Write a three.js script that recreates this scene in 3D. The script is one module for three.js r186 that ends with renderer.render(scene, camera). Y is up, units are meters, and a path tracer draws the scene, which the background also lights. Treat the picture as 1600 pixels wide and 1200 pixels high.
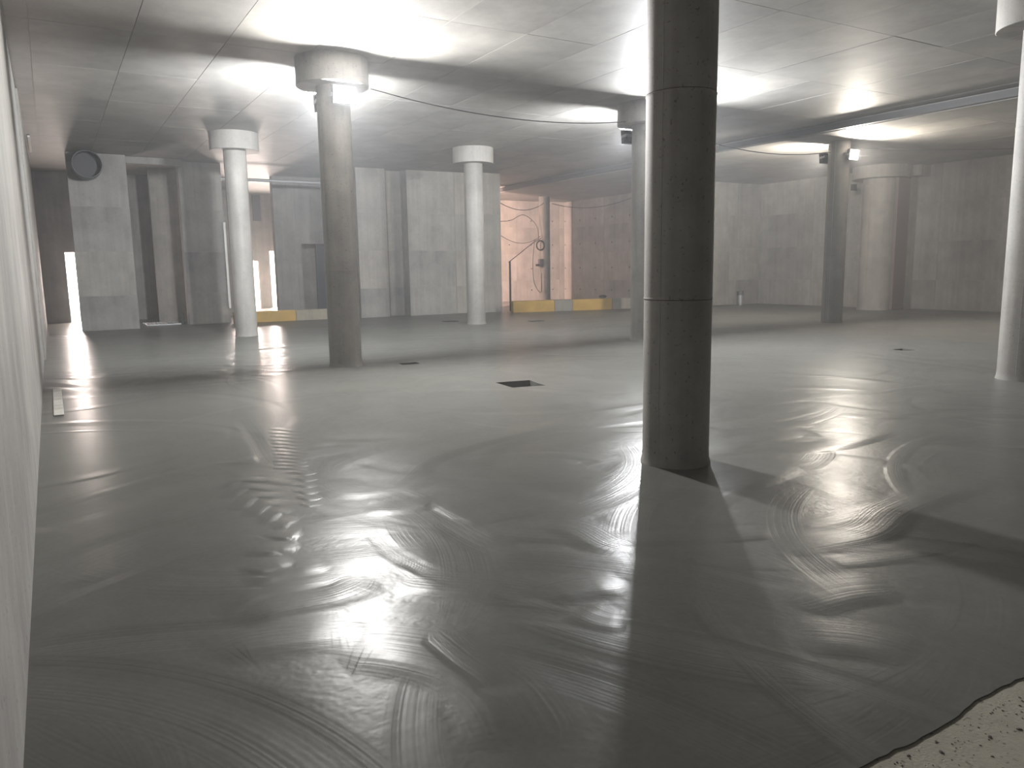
import * as THREE from 'three';
import { mergeGeometries } from 'three/addons/utils/BufferGeometryUtils.js';
import { RoundedBoxGeometry } from 'three/addons/geometries/RoundedBoxGeometry.js';
import { RectAreaLightUniformsLib } from 'three/addons/lights/RectAreaLightUniformsLib.js';

// Room axes: x runs away from the long left wall, -z runs along it into the hall, y up, metres.
const scene = new THREE.Scene();
const camera = new THREE.PerspectiveCamera(53.13, 4 / 3, 0.02, 200);
camera.rotation.order = 'YXZ';
camera.position.set(0.21, 1.55, 0);
camera.rotation.set(THREE.MathUtils.degToRad(-8.6), THREE.MathUtils.degToRad(-30.73), THREE.MathUtils.degToRad(-0.9));
scene.background = new THREE.Color(1.0, 0.93, 0.88);
scene.backgroundIntensity = 3;
const renderer = new THREE.WebGLRenderer({ antialias: true });
renderer.toneMapping = THREE.LinearToneMapping;
renderer.toneMappingExposure = 3.3;
renderer.shadowMap.enabled = true;
RectAreaLightUniformsLib.init();
const LAMP = 900;            // radiance of a work lamp's face
const HAZE = 0.008;          // dust in the air of the hall
scene.fog = new THREE.FogExp2(new THREE.Color(0.95, 0.97, 1.0), HAZE);
const TOP = 4.8, LOW = 4.6, STEP = 16.3;   // soffit of the two ceiling levels and where they meet

// ---------------------------------------------------------------- random and noise
function rng(seed) { let a = seed >>> 0; return () => { a = (a + 0x6d2b79f5) | 0; let t = Math.imul(a ^ (a >>> 15), 1 | a); t = (t + Math.imul(t ^ (t >>> 7), 61 | t)) ^ t; return ((t ^ (t >>> 14)) >>> 0) / 4294967296; }; }
// periodic value noise: cells cx by cy over an n by n tile
function noiseTile(n, cx, cy, seed) {
  const r = rng(seed), g = new Float32Array(cx * cy); for (let i = 0; i < g.length; i++) g[i] = r() * 2 - 1;
  const o = new Float32Array(n * n);
  const xi = new Int32Array(n), xj = new Int32Array(n), xf = new Float32Array(n);
  for (let x = 0; x < n; x++) { const u = x / n * cx, i = Math.floor(u), f = u - i; xi[x] = i % cx; xj[x] = (i + 1) % cx; xf[x] = f * f * (3 - 2 * f); }
  for (let y = 0; y < n; y++) {
    const v = y / n * cy, j = Math.floor(v), f0 = v - j, f = f0 * f0 * (3 - 2 * f0), a = (j % cy) * cx, b = ((j + 1) % cy) * cx;
    for (let x = 0; x < n; x++) { const p = g[a + xi[x]], q = g[a + xj[x]], s = g[b + xi[x]], t = g[b + xj[x]], w = xf[x]; const m = p + (q - p) * w, k = s + (t - s) * w; o[y * n + x] = m + (k - m) * f; }
  }
  return o;
}
function fbm(n, layers, seed) { const o = new Float32Array(n * n); layers.forEach(([cx, cy, amp], i) => { const t = noiseTile(n, cx, cy, seed + i * 17); for (let k = 0; k < o.length; k++) o[k] += t[k] * amp; }); return o; }
const clamp = (v, a, b) => Math.min(b, Math.max(a, v)), smooth = (a, b, v) => { const t = clamp((v - a) / (b - a), 0, 1); return t * t * (3 - 2 * t); };
function colorTexture(n, at) {
  const d = new Uint8Array(n * n * 4);
  for (let i = 0; i < n * n; i++) { const c = at(i); d[i * 4] = clamp(c[0], 0, 255); d[i * 4 + 1] = clamp(c[1], 0, 255); d[i * 4 + 2] = clamp(c[2], 0, 255); d[i * 4 + 3] = 255; }
  const t = new THREE.DataTexture(d, n, n); t.colorSpace = THREE.SRGBColorSpace; t.wrapS = t.wrapT = THREE.RepeatWrapping; t.magFilter = THREE.LinearFilter; t.needsUpdate = true; return t;
}
function grayTexture(n, data) {   // float heights or roughness, 0 to 1
  const d = new Float32Array(n * n * 4); for (let i = 0; i < n * n; i++) { d[i * 4] = d[i * 4 + 1] = d[i * 4 + 2] = data[i]; d[i * 4 + 3] = 1; }
  const t = new THREE.DataTexture(d, n, n, THREE.RGBAFormat, THREE.FloatType); t.wrapS = t.wrapT = THREE.RepeatWrapping; t.magFilter = THREE.LinearFilter; t.needsUpdate = true; return t;
}
const scaled = (t, metres, ox = 0, oy = 0) => { const c = t.clone(); c.repeat.set(1 / metres, 1 / metres); c.offset.set(ox, oy); c.needsUpdate = true; return c; };

// ---------------------------------------------------------------- concrete
const N = 1024;
const blotch = fbm(N, [[3, 3, .5], [7, 6, .35], [17, 15, .25], [40, 38, .16], [110, 110, .1]], 5);
const streak = fbm(N, [[26, 2, .5], [70, 3, .35], [160, 6, .2]], 31);
const speck = fbm(N, [[340, 340, .6], [200, 200, .4]], 57);
function concreteMap(base, kb, ks, kp, seed) {
  return colorTexture(N, (i) => {
    const b = blotch[(i + seed * 7919) % (N * N)], s = streak[i], p = speck[i];
    const pore = p > .62 ? -26 * kp : 0, v = b * kb + s * ks + p * 3 + pore;
    return [base[0] + v, base[1] + v * .99, base[2] + v * .95];
  });
}
const wallMap = concreteMap([150, 148, 144], 24, 13, 1.3, 1), ceilMap = concreteMap([146, 144, 140], 22, 3, .6, 3), oldMap = concreteMap([176, 172, 160], 30, 0, 2, 5);
const bumpMap = grayTexture(N, Float32Array.from(blotch, (b, i) => .5 + b * .2 + speck[i] * .12 + (speck[i] > .62 ? -.3 : 0)));
function concrete(map, tint, bump = .002, ox = 0, oy = 0, rough = .78) {
  return new THREE.MeshStandardMaterial({ map: scaled(map, 4, ox, oy), bumpMap: scaled(bumpMap, 2, ox, oy), bumpScale: bump, roughness: rough, color: new THREE.Color(...tint) });
}
const tints = [[1, 1, 1], [.95, .95, .95], [1.0, .98, .955], [.91, .91, .92]];
const WALL = tints.map((t, i) => concrete(wallMap, t, .002, i * .23, i * .37));
const CEIL = tints.map((t, i) => concrete(ceilMap, t.map((v) => .92 + (v - .92) * .6), .0015, i * .31, i * .17, .6));
const COLUMN = [0, 1, 2].map((i) => concrete(wallMap, [1, .99, .98], .0015, i * .3, i * .2, .62));
const GREY = concrete(wallMap, [.66, .66, .65], .0015, .15, .4, .62);   // bare, darker columns
const plain = (r, g, b, rough = .6, metal = 0) => new THREE.MeshStandardMaterial({ color: new THREE.Color().setRGB(r, g, b), roughness: rough, metalness: metal });
const M = {
  black: plain(.02, .02, .022, .5), cable: plain(.025, .025, .028, .6), housing: plain(.06, .06, .065, .45, .3), steel: plain(.35, .35, .36, .4, .9), galv: plain(.42, .43, .44, .5, .6),
  yellow: new THREE.MeshStandardMaterial({ color: new THREE.Color().setRGB(.62, .40, .10), roughness: .6, map: scaled(concreteMap([225, 225, 225], 22, 0, 1.5, 9), 1.3) }),
  grey: concrete(wallMap, [.8, .78, .76]), white: plain(.72, .71, .68, .7), dark: plain(.05, .05, .05, .8), timber: plain(.30, .22, .14, .8), plastic: plain(.1, .1, .11, .5),
};

// ---------------------------------------------------------------- builders
const taken = new Map();
function numbered(n) { const k = taken.get(n) ?? 0; taken.set(n, k + 1); return k ? n + '_' + String(k).padStart(3, '0') : n; }
function metreUV(g) {   // box mapping in metres
  const p = g.attributes.position, nr = g.attributes.normal, uv = new Float32Array(p.count * 2);
  for (let i = 0; i < p.count; i++) {
    const ax = Math.abs(nr.getX(i)), ay = Math.abs(nr.getY(i)), az = Math.abs(nr.getZ(i));
    if (ay > ax && ay > az) { uv[i * 2] = p.getX(i); uv[i * 2 + 1] = p.getZ(i); } else if (ax > az) { uv[i * 2] = p.getZ(i); uv[i * 2 + 1] = p.getY(i); } else { uv[i * 2] = p.getX(i); uv[i * 2 + 1] = p.getY(i); }
  }
  g.setAttribute('uv', new THREE.BufferAttribute(uv, 2)); return g;
}
const boxGeo = (w, h, d, x = 0, y = 0, z = 0) => metreUV(new THREE.BoxGeometry(w, h, d).translate(x, y, z));
const soft = (w, h, d, r = .01, x = 0, y = 0, z = 0) => metreUV(new RoundedBoxGeometry(w, h, d, 2, r).translate(x, y, z));
function mesh(name, geo, mat, parent) {
  const m = new THREE.Mesh(geo, mat); m.name = parent ? name : numbered(name); m.castShadow = m.receiveShadow = true; (parent ?? scene).add(m); return m;
}
function thing(name, label, category, x, y, t, group) { const g = new THREE.Group(); g.name = numbered(name); g.position.set(x, y, -t); g.userData = { label, category }; if (group) g.userData.group = group; scene.add(g); return g; }
function tag(o, label, category, group) { Object.assign(o.userData, { label, category }); if (group) o.userData.group = group; return o; }
function structure(name, geo, mat, label, category) { const m = mesh(name, geo, mat); m.userData.kind = 'structure'; m.userData.label = label; m.userData.category = category; return m; }
// box between two corners given in room terms: x from x0 to x1, depth t from t0 to t1 (t = -z), height y0 to y1
const span = (x0, x1, y0, y1, t0, t1) => boxGeo(x1 - x0, y1 - y0, t1 - t0, (x0 + x1) / 2, (y0 + y1) / 2, -(t0 + t1) / 2);
const SHOW = .012, GAP = .009;
// formwork panels standing proud of a wall: along x at depth t (facing the camera side) or along t at a given x
function panels(parent, along, fixed, a0, a1, y0, y1, w, h, side, seed, mats = WALL, first = a0) {
  const r = rng(seed), cuts = [a0]; for (let a = first; a < a1 - .15; a += w) if (a > a0 + .15) cuts.push(a); cuts.push(a1);
  const rows = [y0]; for (let y = .95; y < y1 - .2; y += h) if (y > y0 + .2) rows.push(y); rows.push(y1);
  const cache = new Map();
  for (let i = 0; i + 1 < cuts.length; i++) for (let j = 0; j + 1 < rows.length; j++) {
    const pw = cuts[i + 1] - cuts[i] - GAP, ph = rows[j + 1] - rows[j] - GAP, key = pw.toFixed(3) + '_' + ph.toFixed(3);
    if (!cache.has(key)) cache.set(key, along === 'x' ? boxGeo(pw, ph, SHOW) : boxGeo(SHOW, ph, pw));
    const m = mesh('panel', cache.get(key), mats[Math.floor(r() * mats.length)], parent), c = (cuts[i] + cuts[i + 1]) / 2, y = (rows[j] + rows[j + 1]) / 2, off = SHOW / 2 - .004 + r() * .003;
    if (along === 'x') m.position.set(c, y, -fixed + side * off); else m.position.set(fixed + side * off, y, -c);
  }
}
const lathe = (pts, seg = 64) => new THREE.LatheGeometry(pts.map(([r, y]) => new THREE.Vector2(r, y)), seg);
function roundUV(g, radius) { const p = g.attributes.position, uv = g.attributes.uv; for (let i = 0; i < p.count; i++) uv.setXY(i, uv.getX(i) * Math.PI * 2 * radius, p.getY(i)); return g; }
function tube(points, r, seg = 40, sides = 6) { return new THREE.TubeGeometry(new THREE.CatmullRomCurve3(points.map(([x, y, t]) => new THREE.Vector3(x, y, -t))), seg, r, sides, false); }
function sagging(a, b, sag, n = 8) { const o = []; for (let i = 0; i <= n; i++) { const k = i / n; o.push([a[0] + (b[0] - a[0]) * k, a[1] + (b[1] - a[1]) * k - sag * 4 * k * (1 - k), a[2] + (b[2] - a[2]) * k]); } return o; }

// ---------------------------------------------------------------- the freshly trowelled floor
// Trowel strokes: [width m, lift mm, x0, t0, x1, t1, ...] each blade pass leaves a lip on one side and fades on the other.
const STROKES = [[0.5,1.2,0.57,3.18,0.77,3.24,1.03,3.18,1.16,3.14,1.27,3.12],[0.35,1.2,1.85,4.73,2.06,4.59,2.36,4.62],[0.6,1.2,2.14,7.21,2.71,8.22,3.34,8.51,3.96,8.62],[0.5,-1.2,2.37,7.41,2.35,7.07,2.68,6.76,3.2,6.74],[0.45,1.0,1.95,5.68,2.09,5.93,2.45,6.15,3.07,6.32],[0.5,0.8,1.86,5.52,1.97,5.14,2.27,5.14,2.66,5.31],[0.55,-1.3,4.87,5.48,4.25,5.66,3.71,5.57,3.37,5.31,3.13,4.88,3.1,4.53,3.26,4.27,3.67,4.14],[0.55,1.6,2.0,4.89,2.26,5.25,2.68,5.72,3.2,5.99,3.87,6.18,5.59,6.39],[0.3,1.0,2.36,4.62,2.37,4.26,2.39,3.95],[0.3,-1.0,2.19,4.23,2.2,3.74,2.26,3.41],[0.4,1.2,2.66,3.84,2.79,3.62,2.78,3.3,2.86,3.13],[0.45,1.6,1.59,3.49,1.78,3.29,1.95,3.14,2.1,2.95],[0.4,1.5,2.05,2.95,2.3,2.93,2.55,2.84],[0.3,1.2,2.15,2.72,2.19,2.56,2.27,2.48],[0.4,1.0,5.61,5.32,5.96,5.07,6.52,4.78],[0.4,1.0,6.3,6.0,6.91,5.92,7.77,5.83],[0.4,1.0,4.09,3.81,4.44,3.77,5.04,3.93],[0.4,1.0,5.38,4.48,5.6,4.19,6.86,4.26],[0.4,1.0,7.14,5.05,7.22,4.78,7.6,4.5],[0.4,1.0,3.32,2.72,3.68,2.71,4.16,2.65,4.69,2.8,6.03,2.91],[0.4,1.0,2.97,2.24,3.37,2.19,3.6,2.09],[0.4,1.0,2.76,2.04,2.98,1.83,3.07,1.62],[0.4,1.0,7.17,6.86,8.25,6.39,8.95,5.55],[0.4,1.0,4.85,4.56,5.53,4.69,6.07,4.64],[0.5,1.6,1.04,3.0,1.23,2.9,1.36,2.77,1.49,2.56,1.53,2.34,1.51,2.15,1.45,1.95,1.4,1.85],[0.24,0.7,1.52,2.9,1.53,2.79,1.54,2.59,1.56,2.4,1.53,2.24],[0.42,1.8,0.7,3.49,0.97,3.53,1.26,3.51,1.49,3.6],[0.28,1.5,0.7,3.58,0.94,3.72,1.39,3.71],[0.28,1.5,0.86,3.84,1.08,3.91,1.39,3.87],[0.28,1.5,0.92,3.97,1.05,4.04,1.22,4.06],[0.28,1.5,1.03,4.18,1.14,4.29,1.32,4.26],[0.28,1.5,1.17,4.42,1.28,4.48,1.39,4.44],[0.17,1.6,1.11,5.72,1.31,5.89,1.52,5.74],[0.17,1.6,1.09,5.43,1.31,5.66,1.51,5.45],[0.17,1.6,1.11,5.1,1.3,5.4,1.51,5.28],[0.17,1.6,1.15,4.92,1.33,5.16,1.49,5.09],[0.17,1.6,1.19,4.71,1.34,4.95,1.47,4.9],[0.17,1.6,1.25,4.56,1.34,4.72,1.44,4.73],[0.13,1.3,1.96,7.74,2.08,7.58,2.2,7.35],[0.13,1.3,1.92,7.56,2.05,7.4,2.16,7.19],[0.13,1.3,1.89,7.39,2.01,7.24,2.12,7.03],[0.13,1.3,1.85,7.23,1.98,7.08,2.08,6.88],[0.13,1.3,1.82,7.07,1.95,6.92,2.04,6.73],[0.13,1.3,1.79,6.93,1.92,6.77,2.01,6.59],[0.13,1.3,1.76,6.78,1.89,6.63,1.97,6.46],[0.13,1.3,1.73,6.64,1.86,6.5,1.94,6.34],[0.13,1.3,1.7,6.51,1.83,6.37,1.9,6.21],[0.13,1.3,1.67,6.38,1.81,6.24,1.87,6.1],[0.13,1.3,1.65,6.26,1.78,6.12,1.84,5.98],[0.13,1.3,1.62,6.14,1.76,6.0,1.8,5.88],[0.14,1.2,1.65,5.94,1.75,5.9,1.81,5.71],[0.14,1.2,1.61,5.74,1.71,5.71,1.76,5.53],[0.14,1.2,1.58,5.55,1.67,5.52,1.72,5.36],[0.14,1.2,1.55,5.37,1.63,5.35,1.68,5.2],[0.14,1.2,1.53,5.2,1.6,5.18,1.64,5.04],[0.14,1.2,1.5,5.05,1.56,5.03,1.6,4.9],[0.25,-1.0,1.86,8.59,1.79,7.64,1.68,6.61,1.63,6.1]];
const TILE = 10, T0 = 1.0, FN = 2048;
function floorRelief() {
  const n = FN, px = n / TILE, H = new Float32Array(n * n), R = new Float32Array(n * n);
  const low = fbm(n, [[4, 4, .8], [7, 8, .4]], 71), fine = fbm(n, [[150, 150, .05], [300, 300, .04], [620, 620, .03]], 83), matte = fbm(n, [[5, 5, .5], [14, 12, .4], [50, 46, .3], [200, 210, .15]], 91);
  // trowelled field right of this line, smooth wet field left of it
  const edge = [[11, 10.4], [9.28, 3.46], [8.45, 2.71], [7.85, 2.03], [6.43, 1.55], [5.64, 1.12], [4.55, 1.28], [4.2, 1.05], [3.77, .79], [3.49, .67], [3.15, .42], [2.88, .21], [2.72, .04], [1, 0]];
  const edgeAt = (t) => { for (let i = 0; i + 1 < edge.length; i++) if (t <= edge[i][0] && t >= edge[i + 1][0]) { const k = (edge[i][0] - t) / (edge[i][0] - edge[i + 1][0]); return edge[i][1] + (edge[i + 1][1] - edge[i][1]) * k; } return 0; };
  const field = new Float32Array(n * n);
  for (let y = 0; y < n; y++) { const t = T0 + y / px, e = edgeAt(t); for (let x = 0; x < n; x++) { const i = y * n + x; field[i] = smooth(-.25, .35, x / px - e); H[i] = low[i] * (.3 + .6 * field[i]) + fine[i] * (.5 + field[i]); } }
  const strokes = [], r = rng(4242);
  for (let k = 0; k < 150; k++) {   // passes of the power trowel between the marked ones
    const cx = r() * TILE, ct = T0 + r() * TILE, rad = 1 + r() * 1.8, a0 = r() * 6.28, sweep = .9 + r() * 1.5, w = .14 + r() * .4, p = [w, (r() < .5 ? -1 : 1) * (.3 + r() * .65)];
    for (let j = 0; j <= 8; j++) { const a = a0 + sweep * j / 8; p.push(cx + Math.cos(a) * rad, ct + Math.sin(a) * rad); }
    if (edgeAt(clamp(ct, T0, 11)) < cx - .3) strokes.push(p);
  }
  strokes.push(...STROKES);
  const hash = (i) => { const s = Math.sin(i * 12.9898) * 43758.5453; return s - Math.floor(s); };
  strokes.forEach((st, si) => {
    const [w, lift0, ...f] = st, lift = lift0 * clamp(w / .22, .7, 1.8), ctl = []; for (let i = 0; i < f.length; i += 2) ctl.push(new THREE.Vector3(f[i], f[i + 1] - T0, 0));
    const pts = new THREE.CatmullRomCurve3(ctl).getPoints(Math.max(10, ctl.length * 4)), acc = [0];
    for (let i = 1; i < pts.length; i++) acc.push(acc[i - 1] + pts[i].distanceTo(pts[i - 1]));
    const len = acc[acc.length - 1]; let x0 = 1e9, x1 = -1e9, y0 = 1e9, y1 = -1e9;
    for (const p of pts) { x0 = Math.min(x0, p.x); x1 = Math.max(x1, p.x); y0 = Math.min(y0, p.y); y1 = Math.max(y1, p.y); }
    const ridge = Array.from({ length: 64 }, (_, i) => (hash(si * 64 + i) - .5) * .14);
    for (let gy = Math.floor((y0 - w) * px); gy <= (y1 + w) * px; gy++) for (let gx = Math.floor((x0 - w) * px); gx <= (x1 + w) * px; gx++) {
      const X = gx / px, Y = gy / px; let best = 1e9, d = 0, u = 0;
      for (let i = 0; i + 1 < pts.length; i++) {
        const a = pts[i], b = pts[i + 1], ex = b.x - a.x, ey = b.y - a.y, l2 = ex * ex + ey * ey || 1e-9, k = clamp(((X - a.x) * ex + (Y - a.y) * ey) / l2, 0, 1), qx = X - a.x - ex * k, qy = Y - a.y - ey * k, q = qx * qx + qy * qy;
        if (q < best) { best = q; d = Math.sqrt(q) * (ex * qy - ey * qx > 0 ? 1 : -1); u = (acc[i] + k * Math.sqrt(l2)) / len; }
      }
      const taper = smooth(0, .16, u) * smooth(1, .84, u), v = d / (w * (.45 + .55 * taper)) + .5;
      if (v < -.04 || v > 1) continue;
      const i = ((gy % n + n) % n) * n + (gx % n + n) % n, rise = Math.max(.34, .045 / w), cover = smooth(-.04, .16, v) * smooth(1, .7, v) * taper;
      const s = v * 60, c = Math.floor(Math.max(0, s)), g = ridge[c % 64] + (ridge[(c + 1) % 64] - ridge[c % 64]) * (s - c);
      H[i] = H[i] * (1 - .6 * cover) + cover * g + lift * smooth(-.04, rise, v) * smooth(1, rise * .8, v) * smooth(0, .33, u) * smooth(1, .67, u); R[i] = R[i] * (1 - cover) + cover * (.35 + hash(si) * .65);
    }
  });
  const rough = new Float32Array(n * n), h = new Float32Array(n * n);
  for (let i = 0; i < n * n; i++) { h[i] = clamp(.5 + H[i] / 12, 0, 1); rough[i] = clamp(.295 + .015 * matte[i] + field[i] * (.02 + .03 * matte[i]) - R[i] * .02, .28, .7); }
  return [grayTexture(n, h), grayTexture(n, rough), field];
}
const [reliefTex, roughTex] = floorRelief();
const onFloor = (t) => { const c = t.clone(); c.repeat.set(1 / TILE, 1 / TILE); c.offset.set(0, -T0 / TILE); c.needsUpdate = true; return c; };
const floorMap = colorTexture(N, (i) => { const v = blotch[i] * 9 + speck[i] * 3 + streak[(i * 3) % (N * N)] * 1.5; return [109 + v, 109 + v, 105 + v * .97]; });
const FLOOR = new THREE.MeshPhysicalMaterial({ map: scaled(floorMap, 5), bumpMap: onFloor(reliefTex), bumpScale: .042, roughnessMap: onFloor(roughTex), roughness: 1, ior: 1.5, specularIntensity: .07 });
{
  const r = rng(12), s = new THREE.Shape(); s.moveTo(-.3, 1.32);
  for (let x = -.2; x <= 25; x += .045) s.lineTo(x, 1.335 + Math.sin(x * 2.1) * .012 + (r() - .5) * .01 + Math.sin(x * 9) * .008);
  s.lineTo(26, 1.33); s.lineTo(26, 36); s.lineTo(-.3, 36); s.closePath();
  const pit = (pts) => { const p = new THREE.Path(); pts.forEach(([x, t], i) => (i ? p.lineTo(x, t) : p.moveTo(x, t))); p.closePath(); s.holes.push(p); };
  pit([[5.29, 8.53], [5.5, 8.5], [5.74, 8.43], [5.77, 8.7], [5.83, 8.97], [5.6, 9.02], [5.33, 9.06], [5.31, 8.8]]);
  pit([[5.08, 11.69], [5.38, 11.67], [5.41, 11.9], [5.1, 11.95]]);
  pit([[13.02, 7.95], [13.3, 7.93], [13.32, 8.25], [13.04, 8.27]]);
  const g = new THREE.ExtrudeGeometry(s, { depth: .3, bevelEnabled: false }).rotateX(-Math.PI / 2).translate(0, -.3, 0);
  structure('floor', g, FLOOR, 'freshly trowelled dark grey concrete floor with swirling blade marks', 'floor');
  structure('floor', span(-.3, 26, -.55, -.3, -6, 36), WALL[3], 'rough slab at the bottom of the floor pits', 'floor');
  const OLD = concrete(oldMap, [.8, .79, .76], .004, .1, .3, .92);
  structure('floor', span(-.3, 26, -.3, -.005, -6, 1.5), OLD, 'rough pale old slab beside the trowelled floor edge', 'floor');
}
// crumbs of old concrete along the edge of the topping
{
  const r = rng(77), parts = [];
  for (let i = 0; i < 230; i++) { const g = new THREE.DodecahedronGeometry((.0015 + r() * r() * r() * .009), 0).scale(1, .6, 1 + r()).rotateY(r() * 6); g.translate(2.1 + r() * 1.7, -.004, -(1.29 - r() * r() * .55)); parts.push(g); }
  const m = mesh('rubble', mergeGeometries(parts), plain(.14, .13, .115, .95)); m.userData = { kind: 'stuff', label: 'dark crumbs of broken concrete scattered on the rough old slab', category: 'rubble' };
}

// ---------------------------------------------------------------- ceiling in two levels, cast against formwork sheets
const ceilUp = structure('ceiling', span(-.3, STEP, TOP, TOP + .5, -6, 36), CEIL[0], 'grey cast concrete soffit marked by formwork sheets', 'ceiling');
const ceilLow = structure('ceiling', span(STEP, 26, LOW, TOP + .5, -6, 36), CEIL[1], 'lower concrete soffit beyond the straight step in the ceiling', 'ceiling');
function soffit(parent, x0, x1, y, first, seed) {
  const r = rng(seed), W = 1.2, L = 2.4, cache = new Map(), xs = [x0]; for (let x = first; x < x1 - .1; x += W) if (x > x0 + .1) xs.push(x); xs.push(x1);
  for (let i = 0; i + 1 < xs.length; i++) for (let t = -4.75 + (i % 2 ? 0 : 0); t < 23.9; t += L) {
    const w = xs[i + 1] - xs[i] - .008, l = L - .008, key = w.toFixed(3);
    if (!cache.has(key)) cache.set(key, boxGeo(w, .01, l));
    const m = mesh('panel', cache.get(key), CEIL[Math.floor(r() * 4)], parent); m.position.set((xs[i] + xs[i + 1]) / 2, y - .001 - r() * .003, -(t + L / 2)); m.rotation.z = (r() - .5) * .001;
  }
}
soffit(ceilUp, .02, STEP - .01, TOP, 7.48 - 1.2 * 6, 3);
soffit(ceilLow, STEP + .01, 24.6, LOW, STEP + 1.1, 8);

{
  const g = thing('cable_tray', 'dark cable tray running along the step in the ceiling', 'cable tray', STEP - .07, LOW, 10);
  mesh('tray', mergeGeometries([boxGeo(.012, .14, 32, -.06, .08, -4), boxGeo(.012, .14, 32, .06, .08, -4), boxGeo(.13, .012, 32, 0, .012, -4)]), plain(.07, .07, .072, .6), g);
}

// ---------------------------------------------------------------- walls
structure('wall_left', span(-.3, 0, -.3, TOP, -6, 16.5), WALL[0], 'long pale concrete wall running along the left edge', 'wall');
structure('wall_left', span(-.3, .03, -.3, TOP, 16.5, 36), WALL[2], 'slightly proud far stretch of the pale left wall', 'wall');
structure('wall_back', span(-.3, 26, -.3, TOP + .2, -6.3, -6), WALL[1], 'concrete wall closing the hall', 'wall');
const wr = structure('wall_right', span(24.7, 26, -.3, LOW, -6, 15.2), WALL[1], 'pale board marked concrete wall right of the thick engaged column', 'wall');
panels(wr, 't', 24.7, -6, 15.2, .01, LOW, 2.45, 1.22, -1, 21, WALL, -5.2);
const wr2 = structure('wall_right', span(24.3, 26, -.3, LOW, 15.2, 21.3), WALL[0], 'concrete wall between thick engaged column and inner corner', 'wall');
panels(wr2, 't', 24.3, 15.2, 21.3, .01, LOW, 2.45, 1.22, -1, 22, WALL, 16.4);
const wf = structure('wall_far', span(21.7, 26, -.3, LOW, 21.3, 36), WALL[2], 'concrete wall block in the far right corner', 'wall');
panels(wf, 'x', 21.3, 22.55, 24.29, .01, LOW, 2.0, 1.22, 1, 23, WALL, 23.0);
panels(wf, 't', 21.7, 21.3, 31, .01, LOW, 2.4, 1.22, -1, 24, WALL, 23.1);
tag(mesh('pilaster', soft(.8, LOW - .02, .09, .015, 22.13, LOW / 2, -21.24), WALL[0]), 'shallow concrete pilaster beside the far inner corner', 'pilaster');
const wp = structure('wall_far', span(9.35, 21.7, -.3, TOP, 31, 31.3), WALL[0], 'pink lit concrete wall behind the yellow kerb', 'wall');
panels(wp, 'x', 31, 14, 21.69, .01, LOW, 2.4, 1.22, 1, 25, WALL, 16.6);
{ // tie holes plugged with dark mortar
  const g = []; for (let x = 15; x < 21.6; x += 1.2) for (const y of [.5, 1.5, 2.6, 3.7]) g.push(new THREE.CylinderGeometry(.03, .03, .03, 10).rotateX(Math.PI / 2).translate(x, y, -30.985));
  for (let t = 22.5; t < 30.9; t += 1.2) for (const y of [.5, 1.5, 2.6, 3.7]) g.push(new THREE.CylinderGeometry(.03, .03, .03, 10).rotateZ(Math.PI / 2).translate(21.685, y, -t));
  const m = mesh('tie_plug', mergeGeometries(g), M.dark, wp); m.userData.kind = 'stuff';
}
// the row of wall piers across the end of the hall
function pier(x0, x1, t0, t1, top, label, seed, w = 1.6, mats = WALL) { const p = structure('wall_end', span(x0, x1, -.3, top, t0, t1), mats[0], label, 'wall'); panels(p, 'x', t0, x0, x1, .01, top, w, 1.22, 1, seed, mats); return p; }
const P1 = pier(.88, 2.32, 24.3, 24.7, TOP, 'pale concrete pier carrying the round duct', 41, 3);
const P2 = pier(3.75, 4.95, 25.0, 25.4, TOP, 'concrete pier behind the left white column', 42, 3);
const P3 = pier(8.9, 9.9, 24.2, 24.7, TOP, 'concrete wall just right of the lamp column', 43, 3);
const P4 = pier(9.9, 10.6, 24.6, 25.2, TOP, 'recessed strip of the end wall', 44, 3);
const P5 = pier(10.6, 13.2, 24.1, 24.7, TOP, 'broad concrete end wall behind the slender capped column', 45, 1.75);
const P6 = pier(13.2, 14.0, 23.8, 24.7, TOP, 'stained concrete end of the wall beside the yellow kerb', 46, 3);
structure('wall_end', span(13.7, 14.0, -.3, TOP, 24.7, 26.15), WALL[1], 'return of the end wall running away', 'wall');
structure('wall_end', span(2.3, 3.8, 4.62, TOP, 24.55, 24.8), WALL[0], 'short concrete lintel over the dark gap between piers', 'wall');
// corridor and rooms behind
structure('wall_outer', span(-.3, .72, -.3, TOP, 29, 29.3), WALL[3], 'dark corridor wall left of the bright slot', 'wall');
structure('wall_outer', span(.72, 1.16, 2.27, TOP, 29, 29.3), WALL[3], 'wall over the bright slot', 'wall');
structure('wall_outer', span(1.16, 5.6, -.3, TOP, 29, 29.3), WALL[3], 'dark corridor wall behind the piers', 'wall');
structure('wall_outer', span(3.15, 5.3, -.3, TOP, 26.9, 27.15), WALL[2], 'inner wall seen through the gap between two piers', 'wall');
structure('wall_outer', span(5.6, 5.9, -.3, TOP, 29, 34.3), WALL[2], 'side wall of the far room', 'wall');
structure('wall_outer', span(5.9, 6.9, -.3, TOP, 34, 34.3), WALL[0], 'far room wall left of its door', 'wall');
structure('wall_outer', span(6.9, 7.78, 2.02, TOP, 34, 34.3), WALL[0], 'far room wall over the narrow door', 'wall');
structure('wall_outer', span(7.78, 8.43, -.3, TOP, 34, 34.3), WALL[0], 'far room wall between two bright doors', 'wall');
structure('wall_outer', span(8.43, 9.5, 2.42, TOP, 34, 34.3), WALL[0], 'far room wall over the bright door', 'wall');
structure('wall_outer', span(9.5, 26, -.3, TOP, 34, 34.3), WALL[0], 'far room wall right of the bright door', 'wall');
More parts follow.
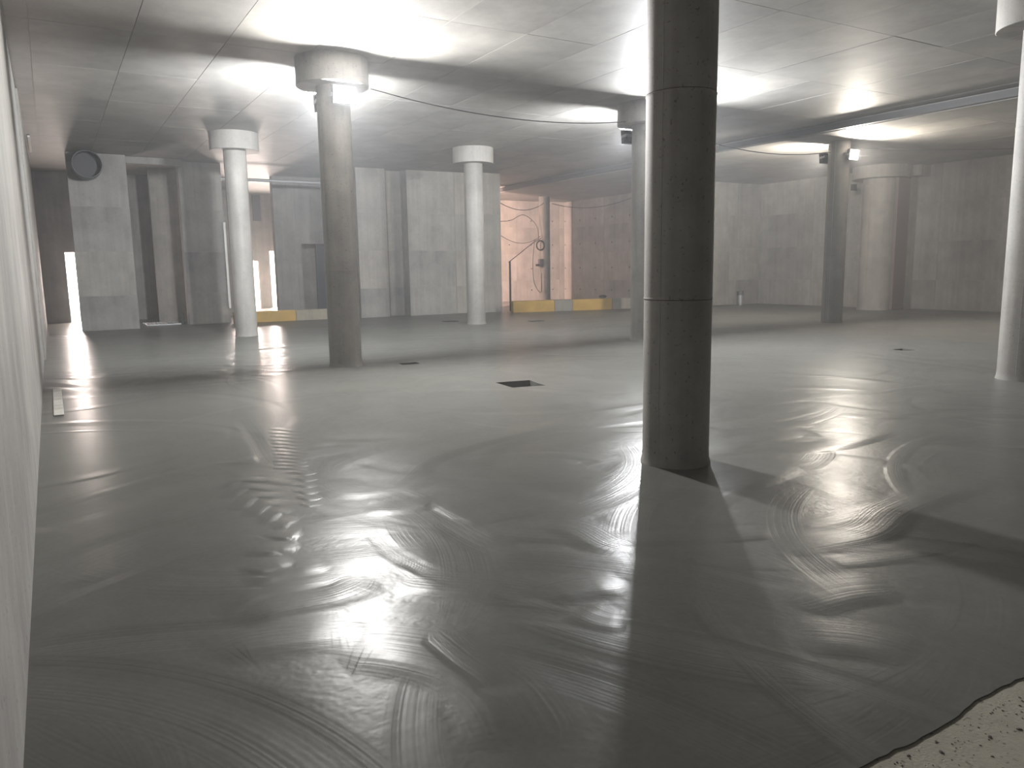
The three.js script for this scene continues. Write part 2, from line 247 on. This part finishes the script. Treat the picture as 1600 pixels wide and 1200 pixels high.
structure('wall_outer', span(7.08, 7.98, -.3, TOP, 27.5, 27.8), WALL[1], 'shaded partition beyond the left kerb', 'wall');
structure('wall_outer', span(7.98, 9.05, 2.5, TOP, 27.5, 27.8), WALL[1], 'shaded partition over the dark doorway', 'wall');
structure('wall_outer', span(7.98, 9.05, -.3, TOP, 28.6, 28.8), WALL[3], 'wall deep inside the dark doorway', 'wall');
tag(mesh('door_leaf', soft(.55, 2.46, .05, .01, 8.76, 1.24, -27.56), plain(.09, .09, .1, .6)), 'dark door leaf in the shaded partition beyond the left kerb', 'door');
structure('wall_outer', span(9.05, 9.35, -.3, TOP, 24.7, 34.0), WALL[1], 'cross wall behind the end wall', 'wall');
structure('ground', span(-6, 14, -.3, -.05, 36, 44), WALL[0], 'pale ground outside the doors', 'ground');
tag(mesh('wall_opening_panel', soft(.34, 1.08, .05, .01, 8.0, 4.22, -33.98), plain(.10, .11, .12, .7)), 'dark shutter panel high on the far pink wall', 'panel');
tag(mesh('door_leaf', soft(.05, 2.0, .58, .01, 7.8, 1.0, -33.65), plain(.6, .52, .46, .7)), 'pale door leaf standing open in the far room', 'door');

// ---------------------------------------------------------------- columns
function column(x, t, ceilY, label, { r = .26, cap = .56, capH = .42, rings = [1.55, 2.95], group = 'round concrete columns', mat } = {}) {
  const g = thing('column', label, 'column', x, 0, t, group), top = cap ? ceilY - capH : ceilY, pts = [[r + .02, -.02], [r + .012, .012], [r + .003, .05], [r, .1]];
  for (const y of rings) pts.push([r, y - .012], [r + .004, y - .003], [r + .004, y + .003], [r - .001, y + .012]);
  pts.push([r, top + .01]);
  const sh = mesh('shaft', roundUV(lathe(pts), r), mat ?? COLUMN[Math.floor(x * 7) % 3], g); sh.rotation.y = x * 2;
  mesh('seam', boxGeo(.006, top - .1, .012, 0, top / 2, 0).translate(0, 0, 0), COLUMN[1], g).position.set(-r * .95, 0, r * .28);
  if (cap) mesh('capital', roundUV(lathe([[r - .02, ceilY - capH + .012], [r + .01, ceilY - capH], [cap - .012, ceilY - capH], [cap, ceilY - capH + .012], [cap, ceilY - .002], [cap - .1, ceilY + .03]]), cap), COLUMN[Math.floor(x * 5) % 3], g);
  return g;
}
column(4.39, 4.49, TOP, 'large dark round column in the foreground casting the long floor shadow', { rings: [2.8, 1.3] });
column(4.29, 12.21, TOP, 'hazy round column directly under the dazzling work lamp');
column(4.26, 19.52, TOP, 'white round column with wide capital at left, before the kerb', { rings: [2.0] });
column(10.48, 19.18, TOP, 'slender pale round column with drum capital before the end wall', { rings: [2.2] });
column(10.96, 12.6, TOP, 'capped round column half hidden behind the large foreground column');
column(17.75, 13.04, LOW, 'dark round column with the small glowing lamp on its side', { cap: 0, mat: GREY });
column(11.06, 5.18, TOP, 'pale column cut off by the right edge of the picture', { rings: [3.2] });
column(19.12, 28.8, LOW, 'thin grey column standing before the pink lit wall', { cap: 0, rings: [1.9], r: .24, mat: GREY });
column(17.72, 5.2, LOW, 'column beyond the right edge of the picture', { cap: 0 });
column(17.7, 19.4, LOW, 'column hidden behind the large foreground column', { cap: 0 });
{
  const g = column(23.65, 15.83, LOW, 'thick engaged column with broad capital against the right wall', { r: .52, cap: .86, capH: .4, rings: [2.15] });
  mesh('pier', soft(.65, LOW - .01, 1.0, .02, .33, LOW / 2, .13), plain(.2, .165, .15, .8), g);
  mesh('corbel', soft(.5, .34, .4, .02, .78, LOW - .18, .83), COLUMN[1], g);
}

// ---------------------------------------------------------------- work lamps
function floodlight(x, y, t, heading, tilt, power, warm, label, group = 'work lamps on the columns') {
  const g = thing('floodlight', label, 'work lamp', x, y, t, group); g.rotation.order = 'YXZ'; g.rotation.y = heading; g.rotation.x = tilt;
  const body = mesh('housing', soft(.36, .26, .07, .015, 0, 0, -.02), M.housing, g);
  for (let i = 0; i < 7; i++) mesh('cooling_fin', boxGeo(.008, .2, .035, -.135 + i * .045, 0, -.07), M.housing, body);
  mesh('rim', mergeGeometries([soft(.37, .018, .03, .005, 0, .126, .02), soft(.37, .018, .03, .005, 0, -.126, .02), soft(.018, .26, .03, .005, .176, 0, .02), soft(.018, .26, .03, .005, -.176, 0, .02)]), M.housing, g);
  mesh('bracket', mergeGeometries([boxGeo(.02, .05, .16, .19, 0, -.07), boxGeo(.02, .05, .16, -.19, 0, -.07), boxGeo(.40, .05, .012, 0, 0, -.145)]), M.steel, g);
  const c = new THREE.Color(...warm);
  mesh('lens', soft(.33, .23, .012, .004, 0, 0, .018), new THREE.MeshStandardMaterial({ color: 0xffffff, emissive: c, emissiveIntensity: 6, roughness: .3 }), g);
  const l = new THREE.RectAreaLight(c, LAMP * power, .32, .22); l.position.set(0, 0, .032); l.rotation.y = Math.PI; g.add(l);
  return g;
}
const COLD = [.97, .985, 1], WARM = [1, .91, .79];
const D = .38, down = .12;
floodlight(4.33, 4.2, 12.21 - D, 0, down, 1.1, [1, .985, .96], 'dazzling white work lamp on the hazy column, facing the camera');
floodlight(4.29, 4.2, 12.21 + D, Math.PI, down, 1.15, COLD, 'work lamp behind the hazy column, facing away');
floodlight(10.96, 4.2, 12.6 - D, 0, down, 1.15, COLD, 'work lamp behind the foreground column, facing the camera');
floodlight(10.86, 4.2, 12.6 + D, Math.PI, down, .55, COLD, 'dark backed work lamp hanging under the half hidden capital');
floodlight(17.78, 4.22, 13.04 - D, 0, down, .6, WARM, 'small glowing work lamp on the dark right column');
floodlight(17.7, 4.22, 13.04 + D, Math.PI, down, .6, WARM, 'work lamp seen as a dark box left of the dark right column');
floodlight(11.2, 3.4, 24.86, 2.14, 0, 5, [1, .66, .54], 'warm work lamp behind the end wall', 'warm lamps');

floodlight(18.1, 4.2, 5.2, 1.4, down, .55, [1, .89, .76], 'work lamp on the column beyond the right edge of the picture');

// daylight through the open doors
function daylight(x, y, t, w, h, k) { const l = new THREE.RectAreaLight(new THREE.Color(1, .84, .76), k, w, h); l.position.set(x, y, -t); l.lookAt(x, y, -t + 1); scene.add(l); }
daylight(.94, 1.12, 29.35, .44, 2.25, 22);
daylight(7.34, 1.0, 34.35, .86, 2.0, 32);
daylight(8.96, 1.2, 34.35, 1.06, 2.4, 32);

// ---------------------------------------------------------------- kerbs
function kerb(x0, t0, x1, t1, h, list, label) {
  const g = thing('kerb', label, 'kerb', x0, 0, t0), len = Math.hypot(x1 - x0, t1 - t0); g.rotation.y = Math.atan2(t1 - t0, x1 - x0);
  let at = 0; for (const [k, m] of list) { const w = len * k; mesh('block', soft(w - .006, h, .28, .015, at + w / 2, h / 2 - .005, 0), m, g); at += w; }
}
kerb(4.98, 24.75, 8.85, 24.45, .34, [[.48, M.yellow], [.52, concrete(wallMap, [.95, .88, .72])]], 'low yellow and beige painted kerb at the left opening');
kerb(14.05, 23.2, 21.6, 21.5, .4, [[.2, M.yellow], [.09, M.grey], [.2, M.yellow], [.2, concrete(wallMap, [.85, .78, .72])], [.31, M.grey]], 'low kerb in yellow and grey blocks before the pink wall');
tag(mesh('debris_lump', new THREE.DodecahedronGeometry(.12, 0).scale(1.4, .5, 1).translate(17.45, .47, -22.44), M.dark), 'small dark lump lying on the yellow kerb', 'debris');

// ---------------------------------------------------------------- duct, pipes, boards
{
  const g = thing('duct', 'dark round duct opening on the leftmost pier', 'duct', 1.34, 4.42, 23.95);
  const ring = new THREE.LatheGeometry([[.33, -.3], [.36, -.3], [.365, .3], [.355, .32], [.33, .32], [.325, -.3]].map(([a, b]) => new THREE.Vector2(a, b)), 48).rotateX(Math.PI / 2);
  mesh('sleeve', ring, M.plastic, g).position.z = .1; mesh('damper', new THREE.CylinderGeometry(.33, .33, .02, 40).rotateX(Math.PI / 2).translate(0, 0, .05), M.black, g);
}
tag(mesh('conduit', tube([[5.0, 4.42, 25.6], [7, 4.42, 25.6], [9.07, 4.42, 25.6]], .05, 20, 10), M.galv), 'grey pipe crossing the left opening under the ceiling', 'pipe');
tag(mesh('batten', soft(.07, 2.6, .1, .01).rotateZ(0).translate(4.93, 1.75, -24.93), M.white), 'slim white batten on the pier edge beside the left column', 'batten');
tag(mesh('trim_strip', soft(.06, .05, 2.6, .01, .1, TOP - .04, -23), M.white), 'pale strip along the ceiling above the left corner', 'strip');
tag(mesh('steel_post', new THREE.CylinderGeometry(.035, .035, 1.75, 16).translate(14.2, .9, -23.55), M.black), 'black steel post at the stained wall end', 'post');
{
  const g = thing('pipe_stub', 'short grey pipe standing by the far right pilaster', 'pipe', 23.1, 0, 21.12);
  mesh('pipe', lathe([[.1, 0], [.1, .5], [.085, .5], [.085, .3]], 24), M.galv, g); mesh('collar', lathe([[.115, .38], [.125, .4], [.125, .52], [.1, .53]], 24), M.plastic, g);
}
{
  const g = thing('pipe_stub', 'small dark pipe stub beside the leftmost gap', 'pipe', 3.6, 0, 25.3); mesh('pipe', lathe([[.05, 0], [.05, .32], [.035, .33]], 16), M.dark, g);
}
tag(mesh('junction_box', soft(.16, .2, .12, .01, 23.3, 4.0, -16.55), M.black), 'small dark box under the broad capital', 'box');
{
  const g = thing('steel_grate', 'steel floor grate lying in the gap between two piers', 'grate', 2.6, 0, 25.3);
  for (let i = 0; i < 9; i++) mesh('bar', boxGeo(.03, .03, 1.1, .05 + i * .11, .02, -.55), M.galv, g);
  for (const z of [-.01, -1.1]) mesh('rail', boxGeo(1, .035, .03, .5, .02, z), M.galv, g);
}
tag(mesh('white_strip', soft(.1, .012, 2.3, .004, .17, .007, -10.95), new THREE.MeshStandardMaterial({ map: scaled(concreteMap([205, 204, 198], 40, 4, 3, 2), .8), roughness: .7 })), 'speckled white strip lying on the floor along the left wall', 'strip');
tag(mesh('cover_plate', soft(.42, .012, .3, .004, 10.35, .005, -20.6), M.dark), 'flat dark plate on the floor left of the slender column', 'plate');
tag(mesh('cover_plate', soft(.4, .012, .3, .004, 12.3, .005, -18.9), M.dark), 'flat dark plate on the floor right of the slender column', 'plate');

// ---------------------------------------------------------------- cables
const cable = (pts, r, label) => tag(mesh('cable', tube(pts, r, 48), M.cable), label, 'cable', undefined);
cable(sagging([4.87, 4.4, 12.1], [10.38, 4.4, 12.5], .2), .009, 'thin cable sagging from the dazzling lamp to the half hidden capital');
cable(sagging([11.54, 4.4, 12.6], [17.46, 4.32, 13.08], .25), .011, 'thin cable sagging to the dark right column');
cable(sagging([18.04, 4.45, 13.0], [24.6, 4.5, 9.0], .12), .011, 'thin cable running right from the small glowing lamp');
cable(sagging([19.4, 4.3, 28.6], [21.64, 4.45, 25.6], .32), .014, 'dark cable looping across the top of the grey far wall');
cable(sagging([14.1, 3.9, 24.2], [18.95, 4.3, 28.6], .3), .013, 'dark cable sagging left of the thin grey column');
cable(sagging([14.1, 3.2, 25.0], [18.84, 2.9, 28.7], .5), .011, 'lower dark cable hanging before the pink wall');
cable([[14.1, 3.3, 25.6], [16.5, 3.45, 27.4], [17.8, 3.75, 28.3], [18.6, 3.3, 28.6], [18.62, 2.62, 28.5]], .012, 'cable arching up beside the thin grey column');
cable([[14.3, 1.75, 23.8], [16.4, 2.1, 26.5], [18.5, 2.7, 28.5], [18.8, 2.8, 28.6]], .016, 'cable stretched from the black post to the thin column');
cable([[18.4, 2.75, 28.5], [18.3, 1.6, 28.5], [18.4, .8, 28.5], [18.7, .45, 28.5], [18.75, 1.3, 28.5]], .014, 'cable loop dangling beside the thin grey column');
{
  const g = thing('socket_box', 'dark socket box with coiled cable on the thin grey column', 'box', 18.78, 1.75, 28.62);
  mesh('box', soft(.2, .34, .14, .015), M.plastic, g); mesh('coil', new THREE.TorusGeometry(.2, .03, 8, 24).translate(0, .75, 0), M.cable, g); mesh('plug', soft(.12, .1, .12, .01, -.16, -.1, 0), M.black, g);
}
renderer.render(scene, camera);
